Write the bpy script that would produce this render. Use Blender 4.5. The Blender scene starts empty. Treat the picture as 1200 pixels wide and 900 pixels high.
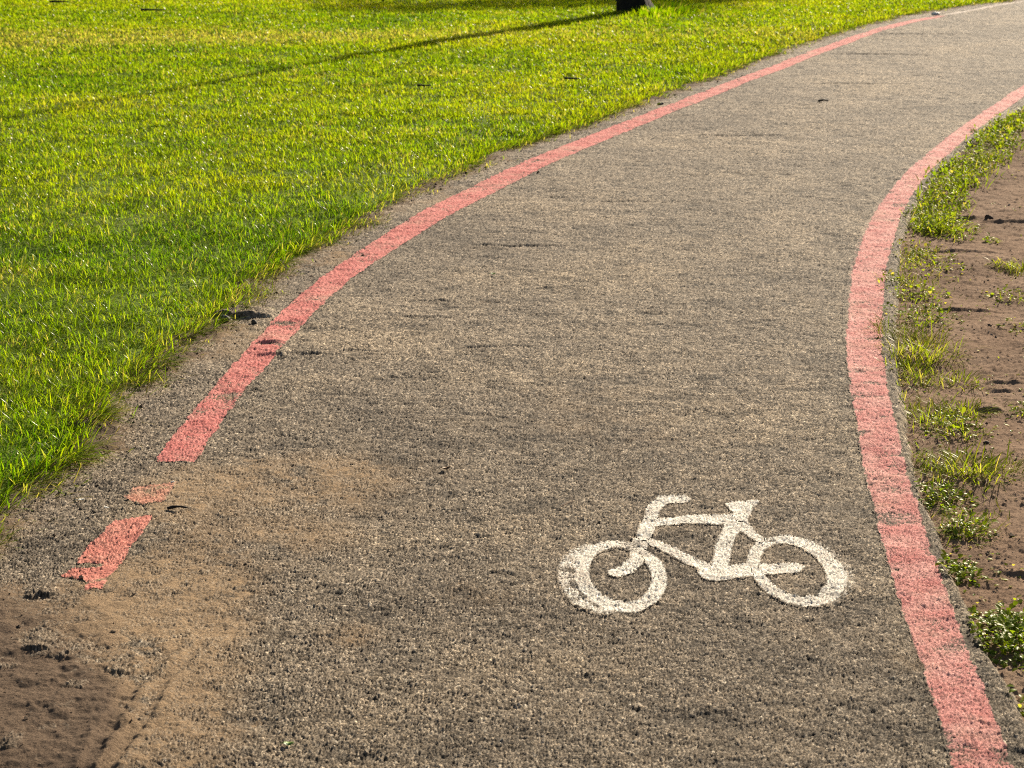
import bpy, math, time
import numpy as np
from mathutils import Vector
rng = np.random.default_rng(11)
PI = math.pi
S = bpy.context.scene
C = S.collection
F = np.float32

# ------------------------------------------------------------------ helpers
def tag(o, label=None, cat=None, group=None, kind=None):
    if label: o['label'] = label
    if cat: o['category'] = cat
    if group: o['group'] = group
    if kind: o['kind'] = kind
    return o

def link(o, parent=None):
    C.objects.link(o)
    if parent: o.parent = parent
    return o

def empty(name, loc=(0, 0, 0)):
    o = bpy.data.objects.new(name, None)
    o.empty_display_size = .1
    o.location = loc
    return link(o)

def np_mesh(name, V, faces_list, mat, attrs=None, smooth=True, parent=None):
    """V (n,3); faces_list: list of int arrays (m,k) with k corners each."""
    me = bpy.data.meshes.new(name)
    V = np.ascontiguousarray(V, dtype=F)
    me.vertices.add(len(V)); me.vertices.foreach_set('co', V.ravel())
    loops = np.concatenate([f.ravel() for f in faces_list]).astype(np.int32)
    tot = np.concatenate([np.full(len(f), f.shape[1], np.int32) for f in faces_list])
    start = np.concatenate([[0], np.cumsum(tot)[:-1]]).astype(np.int32)
    me.loops.add(len(loops)); me.loops.foreach_set('vertex_index', loops)
    me.polygons.add(len(tot)); me.polygons.foreach_set('loop_start', start)
    me.polygons.foreach_set('use_smooth', np.full(len(tot), smooth, bool))
    me.update(calc_edges=True)
    for k, a in (attrs or {}).items():
        if a.ndim == 1:
            at = me.attributes.new(k, 'FLOAT', 'POINT'); at.data.foreach_set('value', a.astype(F))
        else:
            at = me.attributes.new(k, 'FLOAT_COLOR', 'POINT'); at.data.foreach_set('color', a.astype(F).ravel())
    me.materials.append(mat)
    return link(bpy.data.objects.new(name, me), parent)

def sm(x, a, b):
    t = np.clip((x - a) / (b - a), 0, 1)
    return t * t * (3 - 2 * t)

def hsh(ix, iy, seed):
    n = (ix.astype(np.int64) * 374761393 + iy.astype(np.int64) * 668265263 + seed * 974634777) & 0xffffffff
    n = ((n ^ (n >> 13)) * 1274126177) & 0xffffffff
    n = ((n ^ (n >> 16)) * 2246822519) & 0xffffffff
    n ^= n >> 15
    return (n & 0xffffff).astype(F) / F(0xffffff)

def vn(x, y, seed):
    x0 = np.floor(x); y0 = np.floor(y)
    fx = (x - x0).astype(F); fy = (y - y0).astype(F)
    fx = fx * fx * (3 - 2 * fx); fy = fy * fy * (3 - 2 * fy)
    a = hsh(x0, y0, seed); b = hsh(x0 + 1, y0, seed); c = hsh(x0, y0 + 1, seed); d = hsh(x0 + 1, y0 + 1, seed)
    return (a * (1 - fx) + b * fx) * (1 - fy) + (c * (1 - fx) + d * fx) * fy

def fbm(x, y, s, seed, oc=4, g=.5):
    """about -1..1, first octave of wavelength s metres"""
    r = 0; a = 1; t = 0
    for k in range(oc):
        r = r + a * (vn(x / s + 7.3 * k, y / s - 3.1 * k, seed + k) * 2 - 1)
        t += a; a *= g; s *= .5
    return r / t

def worley(x, y, s, seed):
    x = x / s; y = y / s
    ix = np.floor(x); iy = np.floor(y)
    f1 = np.full(x.shape, 9, F); f2 = f1.copy()
    idd = np.zeros(x.shape, F); ox = idd.copy(); oy = idd.copy()
    for i in (-1, 0, 1):
        for j in (-1, 0, 1):
            cx = ix + i; cy = iy + j
            px = (cx + hsh(cx, cy, seed) - x).astype(F); py = (cy + hsh(cx, cy, seed + 1) - y).astype(F)
            d = np.sqrt(px * px + py * py)
            m = d < f1
            f2 = np.where(m, f1, np.minimum(f2, d))
            idd = np.where(m, hsh(cx, cy, seed + 2), idd)
            ox = np.where(m, px, ox); oy = np.where(m, py, oy)
            f1 = np.where(m, d, f1)
    return f1, f2, idd, ox, oy

# ------------------------------------------------------------------ plan of the place (metres; camera stands over the origin, looks along +y)
class Curve:
    """x as a smooth function of y"""
    def __init__(s, pts, sig=.45, cols=1):
        p = np.array(sorted(pts, key=lambda q: q[1]), float)
        s.y = np.arange(-6, 44, .02)
        k = np.arange(-3 * sig, 3 * sig + .001, .02); w = np.exp(-.5 * (k / sig) ** 2); w /= w.sum()
        def ext(v):
            g = np.interp(s.y, p[:, 1], v)
            return np.convolve(np.pad(g, len(w) // 2, mode='edge'), w, 'valid')[:len(s.y)]
        s.x = ext(p[:, 0]); s.w = ext(p[:, 2]) if p.shape[1] > 2 else None
        s.g = np.gradient(s.x, s.y)
    def at(s, y): return np.interp(y, s.y, s.x).astype(F)
    def width(s, y): return np.interp(y, s.y, s.w).astype(F)
    def off(s, x, y):            # signed perpendicular distance, + to the right
        g = np.interp(y, s.y, s.g)
        return ((x - np.interp(y, s.y, s.x)) / np.sqrt(1 + g * g)).astype(F)

LEFT = Curve([(-1.05, -6, .12), (-1.02, 3, .12), (-1.0, 5, .12), (-0.967, 5.905, .12), (-0.961, 6.281, .117), (-0.917, 6.812, .112), (-0.866, 7.442, .122), (-0.807, 7.925, .122),
              (-0.762, 8.485, .127), (-0.656, 8.887, .132), (-0.552, 9.441, .142), (-0.455, 9.896, .158), (-0.208, 10.741, .17), (0.083, 11.739, .172),
              (0.428, 12.819, .168), (0.808, 13.821, .156), (1.275, 15.046, .152), (1.837, 16.571, .148), (2.49, 18.329, .145), (3.331, 20.519, .14),
              (4.0, 22.0, .13), (4.62, 23.15, .11), (6.05, 25.45, .1), (9, 29.5, .1), (13, 33.5, .1), (20, 38.5, .1), (30, 44, .1)], .35)
RIGHT = Curve([(.75, -6, .11), (.80, 1.5, .11), (.86, 3.2, .11), (0.899, 3.782, .111), (0.933, 4.209, .113), (0.967, 4.739, .12), (1.016, 5.405, .12), (1.101, 6.27, .122), (1.248, 7.45, .124),
               (1.534, 9.0, .141), (1.677, 9.668, .142), (1.916, 10.616, .126), (2.264, 11.753, .118), (2.743, 13.098, .122), (3.01, 13.825, .123),
               (3.276, 14.49, .12), (3.83, 15.9, .12), (4.9, 18.4, .12), (6.05, 20.6, .12), (8, 23.7, .12), (10.9, 27.5, .12), (14.6, 31.5, .12), (21, 36.5, .12), (31, 42, .12)], .6)
LAWN = Curve([(-1.6, -6), (-1.5, 3), (-1.42, 4.8), (-1.345, 5.354), (-1.311, 5.609), (-1.285, 5.834), (-1.266, 6.231), (-1.241, 6.682), (-1.20, 6.973), (-1.187, 7.519),
              (-1.086, 7.854), (-1.04, 8.509), (-0.944, 9.113), (-0.80, 9.623), (-0.576, 10.75), (-0.285, 11.65), (0.0, 12.45), (0.326, 13.4),
              (0.559, 13.984), (1.287, 15.9), (1.985, 17.9), (2.488, 19.2), (3.447, 21.5), (4.094, 22.9), (4.805, 24.1), (6.0, 25.75), (9, 29.9), (13, 34), (20, 39), (30, 44)], .2)
EDGE = Curve([(.93, -6), (.97, 2), (1.0, 3.4), (1.049, 4.134), (1.05, 4.346), (1.061, 4.704), (1.108, 5.288), (1.146, 5.817), (1.242, 6.626), (1.466, 7.931), (1.609, 8.727),
              (1.794, 9.623), (1.986, 10.393), (2.257, 11.446), (2.618, 12.425), (3.024, 13.538), (3.489, 14.558), (4.1, 16), (5.15, 18.3), (6.35, 20.6), (8.25, 23.6), (11.2, 27.3), (15, 31.3), (21.4, 36.2), (31, 41.5)], .15)

def lawn_edge(x, y):   # >0 on the asphalt side
    return LAWN.off(x, y) + .085 * fbm(y * 1.0, x * 0 + 3., .5, 31, 5, .65)
def dirt_edge(x, y):   # >0 on the bare earth side
    return EDGE.off(x, y) + .018 * fbm(y * 1.0, x * 0, .35, 41, 4, .6)

# small steps in the surface: x0, x1, y, height, length over which they fade away
LEDGES = [(-1.16, -.87, 7.84, .028, .30), (-.91, -.80, 7.41, .010, .10), (-.89, -.78, 7.24, .010, .12), (-.77, -.66, 7.26, .010, .12),
          (-1.08, -1.01, 4.38, .016, .1), (-1.06, -1.0, 4.345, .012, .05), (-1.01, -.92, 4.355, .008, .08), (-.87, -.81, 4.25, .009, .06),
          (-.94, -.89, 4.16, .013, .08), (-.96, -.88, 4.04, .010, .08), (-1.0, -.955, 3.84, .014, .08), (-1.12, -1.05, 4.29, .014, .06), (-.95, -.87, 3.94, .007, .06),
          (-1.15, -1.11, 4.75, .010, .05), (-1.12, -1.08, 4.765, .012, .05),
          (-.51, -.17, 7.85, .006, .12), (-.4, -.2, 8.17, .006, .12), (-.62, -.46, 7.31, .006, .1), (-.24, .12, 7.34, .006, .12),
          (-.3, .35, 9.4, .007, .2), (.2, 1.0, 10.6, .007, .25), (1.0, 1.9, 13.2, .008, .3), (2.6, 3.8, 18.6, .012, .5), (3.3, 4.6, 20.6, .012, .6), (2.2, 3.1, 16.1, .010, .4),
          (-.55, -.30, 4.48, .004, .1)]
DIRT_LEDGES = [(1.165, 1.45, 4.97, .014, .16), (2.13, 2.27, 10.21, .016, .2), (2.2, 2.7, 10.1, .02, .35), (1.59, 1.72, 6.92, .015, .1), (1.58, 1.66, 6.83, .012, .08),
               (1.47, 1.57, 6.59, .016, .12), (1.34, 1.44, 6.36, .012, .1), (1.28, 1.36, 5.13, .010, .1), (1.12, 1.19, 5.31, .012, .1), (1.6, 1.9, 8.1, .012, .12), (1.75, 2.2, 9.3, .014, .15)]
def ledges(x, y, L, seed):
    h = np.zeros(x.shape, F); wob = fbm(x, y, .07, seed, 4, .65); wob2 = fbm(x, y, .045, seed + 7, 3, .6)
    for a, b, yc, hh, fd in L:
        m = (np.abs(y - yc) < 4 * fd + .1) & (x > a - .1) & (x < b + .1)
        if not m.any(): continue
        xx = x[m]; yy = y[m] - yc + .022 * wob[m] + .2 * (xx - a) * (((a * 53.7) % 1) - .5)
        win = sm(xx, a - .012, a + .3 * (b - a)) * (1 - sm(xx, b - .3 * (b - a), b + .012))
        h[m] += hh * np.clip(.85 + .4 * wob2[m], .1, 1.3) * win * sm(yy, -.006, .006) * np.exp(-np.clip(yy, 0, None) / fd)
    return h

# sandy deposits: x, y, rx, ry, amount
SAND = [(-.62, 5.66, .27, .26, 1.15), (-.52, 5.8, .16, .14, .7), (-.93, 5.55, .10, .22, 1.2), (-.76, 4.85, .17, .38, .75), (-.72, 4.3, .14, .35, .85), (-.66, 3.8, .15, .3, .7), (-.86, 4.9, .16, .3, .8),
        (-.38, 4.49, .07, .06, .8), (-.56, 5.2, .15, .12, .6), (.88, 4.35, .08, .08, .45), (-.88, 4.5, .2, .5, .9), (.66, 4.55, .07, .07, .4),
        (.25, 6.3, .3, .5, .28), (-.1, 4.75, .12, .1, .35), (-.95, 6.62, .05, .04, 1.2), (-1.0, 7.5, .12, .3, .9), (-.75, 9.0, .1, .35, .6), (-.35, 10.6, .12, .5, .6)]
MUD = [(-1.0, 4.05, .2, .30, 1.6), (-1.25, 4.3, .25, .5, 1.5), (-.93, 3.75, .14, .2, 1.1), (-1.2, 3.5, .3, .4, 1.3)]
def blobs(x, y, L):
    r = np.zeros(x.shape, F)
    for bx, by, rx, ry, a in L:
        q = ((x - bx) / rx) ** 2 + ((y - by) / ry) ** 2
        r += a * np.exp(-q)
    return r
TRACKS = [[(-.72, 4.55), (-.745, 4.439), (-.795, 4.176), (-.802, 4.066), (-.809, 3.814), (-.81, 3.4)], [(-.66, 4.6), (-.682, 4.455), (-.738, 4.214), (-.743, 4.031), (-.771, 3.802), (-.78, 3.4)]]

def path_fields(x, y):
    """height and masks of the asphalt: z, stone id, topness, sand, soil"""
    und = .010 * fbm(x, y, 1.3, 1, 3) + .0055 * fbm(x, y, .20, 5, 3, .55) + .0036 * fbm(x, y, .055, 8, 3, .6)
    f1, f2, idd, ox, oy = worley(x, y, .0082, 50)
    edge = np.clip((f2 - f1) * 1.7, 0, 1)
    tx = (idd * 7.31 % 1 - .5); ty = (idd * 13.77 % 1 - .5); hz = idd * 29.13 % 1
    dome = sm(edge, 0, .6) * (.50 + .65 * hz) + (ox * tx + oy * ty) * 1.5 * edge
    g1, g2, id2, px, py = worley(x, y, .0048, 70)
    dome = dome + .28 * sm((g2 - g1), 0, .6) * (.4 + id2)
    pit = sm(fbm(x * .8, y, .085, 90, 4, .65), .12, .5)
    pit2 = sm(fbm(x * .6, y, .4, 95, 4, .6), .05, .6)
    st = .0046 * dome * (1 - .25 * pit)
    z = und + st - .0042 * pit * (.4 + .6 * pit2) + ledges(x, y, LEDGES, 61)
    n1 = fbm(x, y, .16, 100, 4, .6); n2 = fbm(x, y, .03, 105, 3, .6)
    sand = 1.08 * blobs(x, y, SAND) * (1 + 1.2 * n1 + .7 * n2) + .15 * n1
    le = lawn_edge(x, y)
    soil = blobs(x, y, MUD) * (1 + .6 * n1) + (1 - sm(le, -.05, .22)) * 1.15 * (1 + .8 * n1)
    # sand and mud fill the voids between the stones
    lvl = und + (-.0045 + .0066 * np.clip(sand * .72, 0, 1) + .0115 * np.clip(soil * .8, 0, 1)) + .0026 * n2
    soft = .0009
    k = sm(lvl - z, -soft, soft)
    z = z + np.clip(lvl - z, 0, None)
    mudh = np.clip(soil, 0, 1.3)
    z = z + mudh * (.009 * fbm(x, y, .12, 110, 5, .62) + .0014 * fbm(x, y, .018, 115, 2, .6))
    for t in TRACKS:
        t = np.array(sorted(t, key=lambda q: q[1])); c = np.interp(y, t[:, 1], t[:, 0])
        d = np.abs(x - c + .004 * n2); act = sm(y, 3.45, 3.6) * (1 - sm(y, 4.42, 4.5))
        z = z - act * (.0072 * (1 - sm(d, .006, .02)) - .0025 * (sm(d, .014, .022) - sm(d, .024, .045))) * (.6 + .5 * n1)
    gap = np.clip(k, 0, 1)
    top = np.clip(dome / 1.3, 0, 1)
    return z, idd, top, sand, soil, gap, pit, n1, n2

def dirt_height(x, y):
    de = dirt_edge(x, y)
    z = -.022 + .016 * fbm(x, y, .6, 200, 4, .55) + .010 * fbm(x, y, .09, 210, 5, .68) + ledges(x, y, DIRT_LEDGES, 62)
    f1, f2, idd, ox, oy = worley(x, y, .02, 220)
    lump = sm(idd, .72, .95) * (1 - sm(f1, .1, .48)) * .008
    g1, g2, id2, _, _ = worley(x, y, .0075, 240)
    patch = sm(fbm(x, y, .3, 230, 3), -.2, .4)
    z = z + lump * (.35 + .65 * patch) + .0042 * (1 - sm(g1, 0, .6)) * id2
    return z, idd, patch

def ground_z(x, y):
    x = np.array([x], F); y = np.array([y], F)
    if dirt_edge(x, y)[0] > 0: return float(dirt_height(x, y)[0][0])
    if lawn_edge(x, y)[0] < -.05: return float(lawn_height(x, y)[0])
    return float(path_fields(x, y)[0][0])

def lawn_height(x, y):
    return .004 + .022 * sm(-LAWN.off(x, y), 0, .5) + .028 * fbm(x, y, 1.4, 300, 3) + .01 * fbm(x, y, .25, 310, 3)

# ------------------------------------------------------------------ materials
def new_mat(name):
    m = bpy.data.materials.new(name); m.use_nodes = True
    nt = m.node_tree; nt.nodes.clear()
    return m, nt
class N:
    def __init__(s, nt): s.nt = nt
    def n(s, t, **kw):
        x = s.nt.nodes.new(t)
        for k, v in kw.items(): setattr(x, k, v)
        return x
    def l(s, a, b): s.nt.links.new(a, b)
    def attr(s, name):
        return s.n('ShaderNodeAttribute', attribute_name=name)
    def noise(s, scale, detail=3, rough=.55, vec=None, stretch=None):
        x = s.n('ShaderNodeTexNoise'); x.inputs['Scale'].default_value = scale; x.inputs['Detail'].default_value = detail; x.inputs['Roughness'].default_value = rough
        g = s.n('ShaderNodeNewGeometry')
        s.l(g.outputs['Position'], x.inputs['Vector'])
        return x.outputs['Fac']
    def ramp(s, fac, stops, interp='LINEAR'):
        r = s.n('ShaderNodeValToRGB'); cr = r.color_ramp; cr.interpolation = interp
        while len(cr.elements) < len(stops): cr.elements.new(.5)
        for e, (p, c) in zip(cr.elements, stops):
            e.position = p; e.color = (*c, 1) if len(c) == 3 else c
        s.l(fac, r.inputs[0]); return r.outputs[0]
    def mix(s, fac, a, b, mode='MIX'):
        x = s.n('ShaderNodeMix', data_type='RGBA', blend_type=mode)
        for sock, v in ((x.inputs[0], fac), (x.inputs[6], a), (x.inputs[7], b)):
            if hasattr(v, 'node'): s.l(v, sock)
            elif isinstance(v, (int, float)): sock.default_value = v
            else: sock.default_value = (*v, 1)
        return x.outputs[2]
    def math(s, op, a, b=None, c=None, clamp=False):
        x = s.n('ShaderNodeMath', operation=op, use_clamp=clamp)
        for i, v in enumerate((a, b, c)):
            if v is None: continue
            if hasattr(v, 'node'): s.l(v, x.inputs[i])
            else: x.inputs[i].default_value = v
        return x.outputs[0]
    def mrange(s, v, a, b, c=0., d=1.):
        x = s.n('ShaderNodeMapRange', interpolation_type='SMOOTHSTEP')
        s.l(v, x.inputs[0])
        for i, q in enumerate((a, b, c, d)): x.inputs[1 + i].default_value = q
        return x.outputs[0]
    def principled(s, col, rough=.8, spec=.3, bump=None, dist=.002, strength=1.):
        p = s.n('ShaderNodeBsdfPrincipled')
        if hasattr(col, 'node'): s.l(col, p.inputs['Base Color'])
        else: p.inputs['Base Color'].default_value = (*col, 1)
        if hasattr(rough, 'node'): s.l(rough, p.inputs['Roughness'])
        else: p.inputs['Roughness'].default_value = rough
        p.inputs['Specular IOR Level'].default_value = spec
        if bump is not None:
            b = s.n('ShaderNodeBump'); b.inputs['Distance'].default_value = dist; b.inputs['Strength'].default_value = strength
            s.l(bump, b.inputs['Height']); s.l(b.outputs[0], p.inputs['Normal'])
        return p
    def out(s, sh):
        o = s.n('ShaderNodeOutputMaterial'); s.l(sh.outputs[0], o.inputs[0])

SANDC = (.27, .195, .115); SOILC = (.105, .072, .045)
def asphalt_colour(N_):
    a = N_.attr('m1'); sep = N_.n('ShaderNodeSeparateColor'); N_.l(a.outputs['Color'], sep.inputs[0])
    stone, top, pit = sep.outputs[0], sep.outputs[1], sep.outputs[2]
    b = N_.attr('m2'); sp2 = N_.n('ShaderNodeSeparateColor'); N_.l(b.outputs['Color'], sp2.inputs[0])
    sand, soil, gap = sp2.outputs[0], sp2.outputs[1], sp2.outputs[2]
    agg = N_.ramp(stone, [(0, (.130, .107, .081)), (.35, (.203, .168, .129)), (.62, (.272, .229, .178)), (.86, (.355, .302, .236)), (.95, (.40, .345, .27)), (.985, (.53, .475, .39)), (1, (.58, .52, .43))])
    binder = (.026, .022, .017)
    worn = N_.mrange(top, .10, .48)
    n = N_.noise(5., 5, .65)
    worn = N_.math('MULTIPLY', worn, N_.mrange(n, .2, .62, .6, 1.))
    nc = N_.noise(28., 4, .7)
    worn = N_.math('MULTIPLY', worn, N_.mrange(nc, .32, .62, .5, 1.))
    col = N_.mix(worn, binder, agg)
    col = N_.mix(N_.math('MULTIPLY', pit, .40), col, (.036, .031, .025))
    # broad stains and worn tracks
    nb = N_.noise(.9, 4, .62)
    col = N_.mix(1., col, N_.ramp(nb, [(.32, (.74, .73, .73)), (.5, (1.0, .98, .96)), (.66, (1.26, 1.21, 1.13))]), 'MULTIPLY')
    # grain of the single stones
    g1 = N_.noise(210., 3, .75); g2 = N_.noise(70., 4, .8)
    col = N_.mix(1., col, N_.ramp(g1, [(.30, (.34, .33, .32)), (.5, (.95, .95, .95)), (.66, (2.25, 2.18, 2.05))]), 'MULTIPLY')
    col = N_.mix(1., col, N_.ramp(g2, [(.32, (.55, .54, .52)), (.5, (1., 1., 1.)), (.66, (1.5, 1.46, 1.38))]), 'MULTIPLY')
    # dust lying in the voids
    col = N_.mix(N_.math('MULTIPLY', N_.mrange(n, .46, .72), .32), col, (.23, .178, .12))
    fine = N_.noise(260., 2, .6)
    sandc = N_.mix(N_.mrange(fine, .35, .65), (.19, .128, .074), (.35, .245, .145))
    soilc = N_.mix(N_.mrange(fine, .3, .7), (.072, .049, .033), (.14, .098, .066))
    fillc = N_.mix(N_.math('MULTIPLY', soil, 1.0, clamp=True), sandc, soilc)
    col = N_.mix(gap, col, fillc)
    film = N_.math('MULTIPLY', N_.math('MAXIMUM', N_.mrange(sand, .02, .9), N_.mrange(soil, .2, 1.)), .50)
    col = N_.mix(film, col, fillc)
    return col, gap, fine

def mat_asphalt():
    m, nt = new_mat('worn_asphalt'); k = N(nt)
    col, gap, fine = asphalt_colour(k)
    rough = k.mrange(gap, 0, 1, .85, .98)
    gr = k.noise(150., 4, .75); p = k.principled(col, rough, .07, gr, .006, 1.); k.out(p); return m

def mat_paint(name, c1, c2, dirt=(.20, .15, .10), wear=0.):
    m, nt = new_mat(name); k = N(nt)
    base, gap, fine = asphalt_colour(k)
    cov = k.attr('cov').outputs['Fac']
    n1 = k.noise(9., 4, .6); n2 = k.noise(120., 3, .7)
    pc = k.mix(k.mrange(n1, .3, .7), c1, c2)
    pc = k.mix(k.math('MULTIPLY', k.mrange(n2, .5, .75), .25), pc, dirt)
    dust = k.noise(2.6, 5, .7)
    pc = k.mix(k.math('MULTIPLY', k.mrange(dust, .48, .72), .45), pc, (.42, .30, .215))
    g1 = k.noise(190., 3, .75); g2 = k.noise(60., 4, .8)
    pc = k.mix(1., pc, k.ramp(g1, [(.30, (.60, .58, .57)), (.5, (.97, .97, .97)), (.68, (1.35, 1.40, 1.42))]), 'MULTIPLY')
    pc = k.mix(1., pc, k.ramp(g2, [(.32, (.72, .70, .70)), (.5, (1., 1., 1.)), (.66, (1.2, 1.24, 1.26))]), 'MULTIPLY')
    c = k.math('ADD', cov, k.math('MULTIPLY', k.math('SUBTRACT', n2, .5), .9))
    c = k.mrange(c, .30 + wear, .62 + wear)
    col = k.mix(c, base, pc)
    gr = k.noise(150., 4, .75); p = k.principled(col, .85, .07, gr, .004, 1.); k.out(p); return m

def mat_dirt():
    m, nt = new_mat('bare_brown_earth'); k = N(nt)
    a = k.attr('m1'); sep = k.n('ShaderNodeSeparateColor'); k.l(a.outputs['Color'], sep.inputs[0])
    n1 = k.noise(3., 5, .6); n2 = k.noise(45., 5, .7); n3 = k.noise(300., 2, .6)
    col = k.ramp(n1, [(.3, (.145, .092, .060)), (.5, (.21, .138, .092)), (.68, (.275, .19, .13))])
    col = k.mix(k.math('MULTIPLY', k.mrange(n2, .35, .7), .55), col, (.10, .062, .038))
    col = k.mix(k.math('MULTIPLY', k.mrange(n3, .55, .75), .5), col, (.30, .225, .155))
    col = k.mix(k.math('MULTIPLY', sep.outputs[0], .35), col, (.12, .082, .055))
    p = k.principled(col, .97, .03, n3, .003, .8); k.out(p); return m

def mat_lawn_soil():
    m, nt = new_mat('lawn_thatch'); k = N(nt)
    n1 = k.noise(.8, 4, .6); n2 = k.noise(40., 4, .7)
    col = k.mix(k.mrange(n2, .35, .65), (.045, .085, .002), (.11, .155, .004))
    col = k.mix(k.math('MULTIPLY', k.mrange(n1, .45, .7), .4), col, (.10, .085, .03))
    p = k.principled(col, .95, .1, n2, .01, 1.); k.out(p); return m

def mat_far():
    m, nt = new_mat('far_lawn'); k = N(nt)
    n1 = k.noise(.35, 5, .6); n2 = k.noise(14., 4, .7)
    col = k.mix(k.mrange(n2, .3, .7), (.085, .135, .004), (.165, .205, .008))
    col = k.mix(k.math('MULTIPLY', k.mrange(n1, .45, .7), .4), col, (.19, .19, .02))
    p = k.principled(col, .9, .1, n2, .03, 1.); k.out(p); return m

def mat_blade(name, stops, dead=(.36, .30, .13), trans=.5, rough=.45, tmul=1.25, spec=.02):
    m, nt = new_mat(name); k = N(nt)
    t = k.attr('tint'); sep = k.n('ShaderNodeSeparateColor'); k.l(t.outputs['Color'], sep.inputs[0])
    r, dd, al = sep.outputs[0], sep.outputs[1], sep.outputs[2]
    col = k.ramp(r, stops)
    col = k.mix(dd, col, dead)
    col = k.mix(k.mrange(al, .0, .45, .5, 0.), col, (.16, .15, .05))      # paler sheath near the root
    p = k.n('ShaderNodeBsdfDiffuse'); k.l(col, p.inputs[0])
    gl = k.n('ShaderNodeBsdfGlossy'); gl.inputs['Roughness'].default_value = rough; gl.inputs[0].default_value = (1, .97, .85, 1)
    tr = k.n('ShaderNodeBsdfTranslucent')
    tc = k.mix(1., col, (tmul, tmul, tmul * .3), 'MULTIPLY'); k.l(tc, tr.inputs[0])
    mx = k.n('ShaderNodeMixShader'); mx.inputs[0].default_value = trans
    k.l(p.outputs[0], mx.inputs[1]); k.l(tr.outputs[0], mx.inputs[2])
    m2 = k.n('ShaderNodeMixShader'); m2.inputs[0].default_value = spec; k.l(mx.outputs[0], m2.inputs[1]); k.l(gl.outputs[0], m2.inputs[2]); k.out(m2); return m

def mat_simple(name, c1, c2, scale=30., rough=.7, spec=.3, dist=.003):
    m, nt = new_mat(name); k = N(nt)
    n1 = k.noise(scale, 4, .65)
    p = k.principled(k.mix(k.mrange(n1, .3, .7), c1, c2), rough, spec, n1, dist); k.out(p); return m

M_ASPH = mat_asphalt()
M_RED = mat_paint('worn_red_paint', (.42, .118, .105), (.52, .185, .16), wear=.05)
M_PINK = mat_paint('faded_pink_red_paint', (.43, .15, .135), (.55, .27, .235), wear=.05)
M_SCRAP = mat_paint('sandy_pink_paint', (.42, .185, .125), (.46, .24, .165), (.32, .22, .13), wear=.06)
M_DASH = mat_paint('dusty_red_paint', (.46, .155, .12), (.52, .21, .16), (.38, .26, .15), wear=.0)
M_WHITE = mat_paint('worn_white_paint', (.60, .545, .46), (.72, .665, .57), (.45, .38, .28), wear=.02)
M_GREY = mat_paint('faded_line_paint', (.40, .33, .27), (.50, .42, .36))
M_DIRT = mat_dirt()
M_SOIL = mat_lawn_soil()
M_FAR = mat_far()
M_GRASS = mat_blade('grass_blades', [(0, (.030, .095, .001)), (.3, (.095, .185, .002)), (.62, (.17, .245, .002)), (.85, (.22, .28, .003)), (1, (.26, .28, .006))], trans=.62, rough=.24, spec=.007, tmul=1.6)
M_TUFT = mat_blade('tuft_blades', [(0, (.05, .10, .006)), (.5, (.14, .19, .01)), (1, (.24, .25, .02))], trans=.62, spec=.01, rough=.3, tmul=1.5)
M_WEED = mat_blade('weed_leaves', [(0, (.06, .12, .006)), (.5, (.14, .20, .01)), (1, (.23, .26, .02))], trans=.58, rough=.33, spec=.012, tmul=1.5)
M_BARK = mat_simple('tree_bark', (.014, .011, .009), (.040, .031, .024), 40., .9, .15, .02)
M_LEAF = mat_blade('tree_leaves', [(0, (.02, .05, .006)), (.5, (.045, .085, .01)), (1, (.08, .12, .015))], trans=.35)

# ------------------------------------------------------------------ fine and coarse grids of the ground
def fan_grid(y0, y1, dlog, u0, u1, du):
    ny = int(math.log(y1 / y0) / dlog) + 1; nx = int((u1 - u0) / du) + 1
    yy = (y0 * np.exp(np.arange(ny) * dlog)); uu = u0 + np.arange(nx) * du
    X = (uu[None, :] * yy[:, None]).astype(F); Y = np.repeat(yy[:, None], nx, 1).astype(F)
    return X, Y
def quads(mask_face, nx):
    j, i = np.nonzero(mask_face); a = j * nx + i
    return np.stack([a, a + 1, a + 1 + nx, a + nx], 1)
def compact(q):
    ids, inv = np.unique(q.ravel(), return_inverse=True)
    return ids, inv.reshape(q.shape)
def face_all(mk):  # all four corners
    return mk[:-1, :-1] & mk[1:, :-1] & mk[:-1, 1:] & mk[1:, 1:]
def face_any(mk):
    return mk[:-1, :-1] | mk[1:, :-1] | mk[:-1, 1:] | mk[1:, 1:]

def seg_sdf(px, py, pts, w):
    """distance to a stroke with half widths w (list per point)"""
    d = np.full(px.shape, 9, F)
    for (a, wa), (b, wb) in zip(list(zip(pts, w))[:-1], list(zip(pts, w))[1:]):
        ax, ay = a; bx, by = b; vx, vy = bx - ax, by - ay
        t = np.clip(((px - ax) * vx + (py - ay) * vy) / (vx * vx + vy * vy), 0, 1)
        d = np.minimum(d, np.hypot(px - ax - t * vx, py - ay - t * vy) - (wa + t * (wb - wa)))
    return d
def poly_sdf(px, py, P):
    P = np.array(P); n = len(P); d = np.full(px.shape, 81., F); s = np.ones(px.shape, F)
    for i in range(n):
        a = P[i]; b = P[i - 1]; e = b - a; wx = px - a[0]; wy = py - a[1]
        t = np.clip((wx * e[0] + wy * e[1]) / (e @ e), 0, 1)
        bx = wx - e[0] * t; by = wy - e[1] * t
        d = np.minimum(d, bx * bx + by * by)
        c1 = py >= a[1]; c2 = py < b[1]; c3 = e[0] * wy > e[1] * wx
        s = np.where((c1 & c2 & c3) | (~c1 & ~c2 & ~c3), -s, s)
    return s * np.sqrt(d)
KY = .59   # the stencil is stretched along the path; strokes are round in (x, KY*y)
def st(pts): return [(x, y * KY) for x, y in pts]

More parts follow.
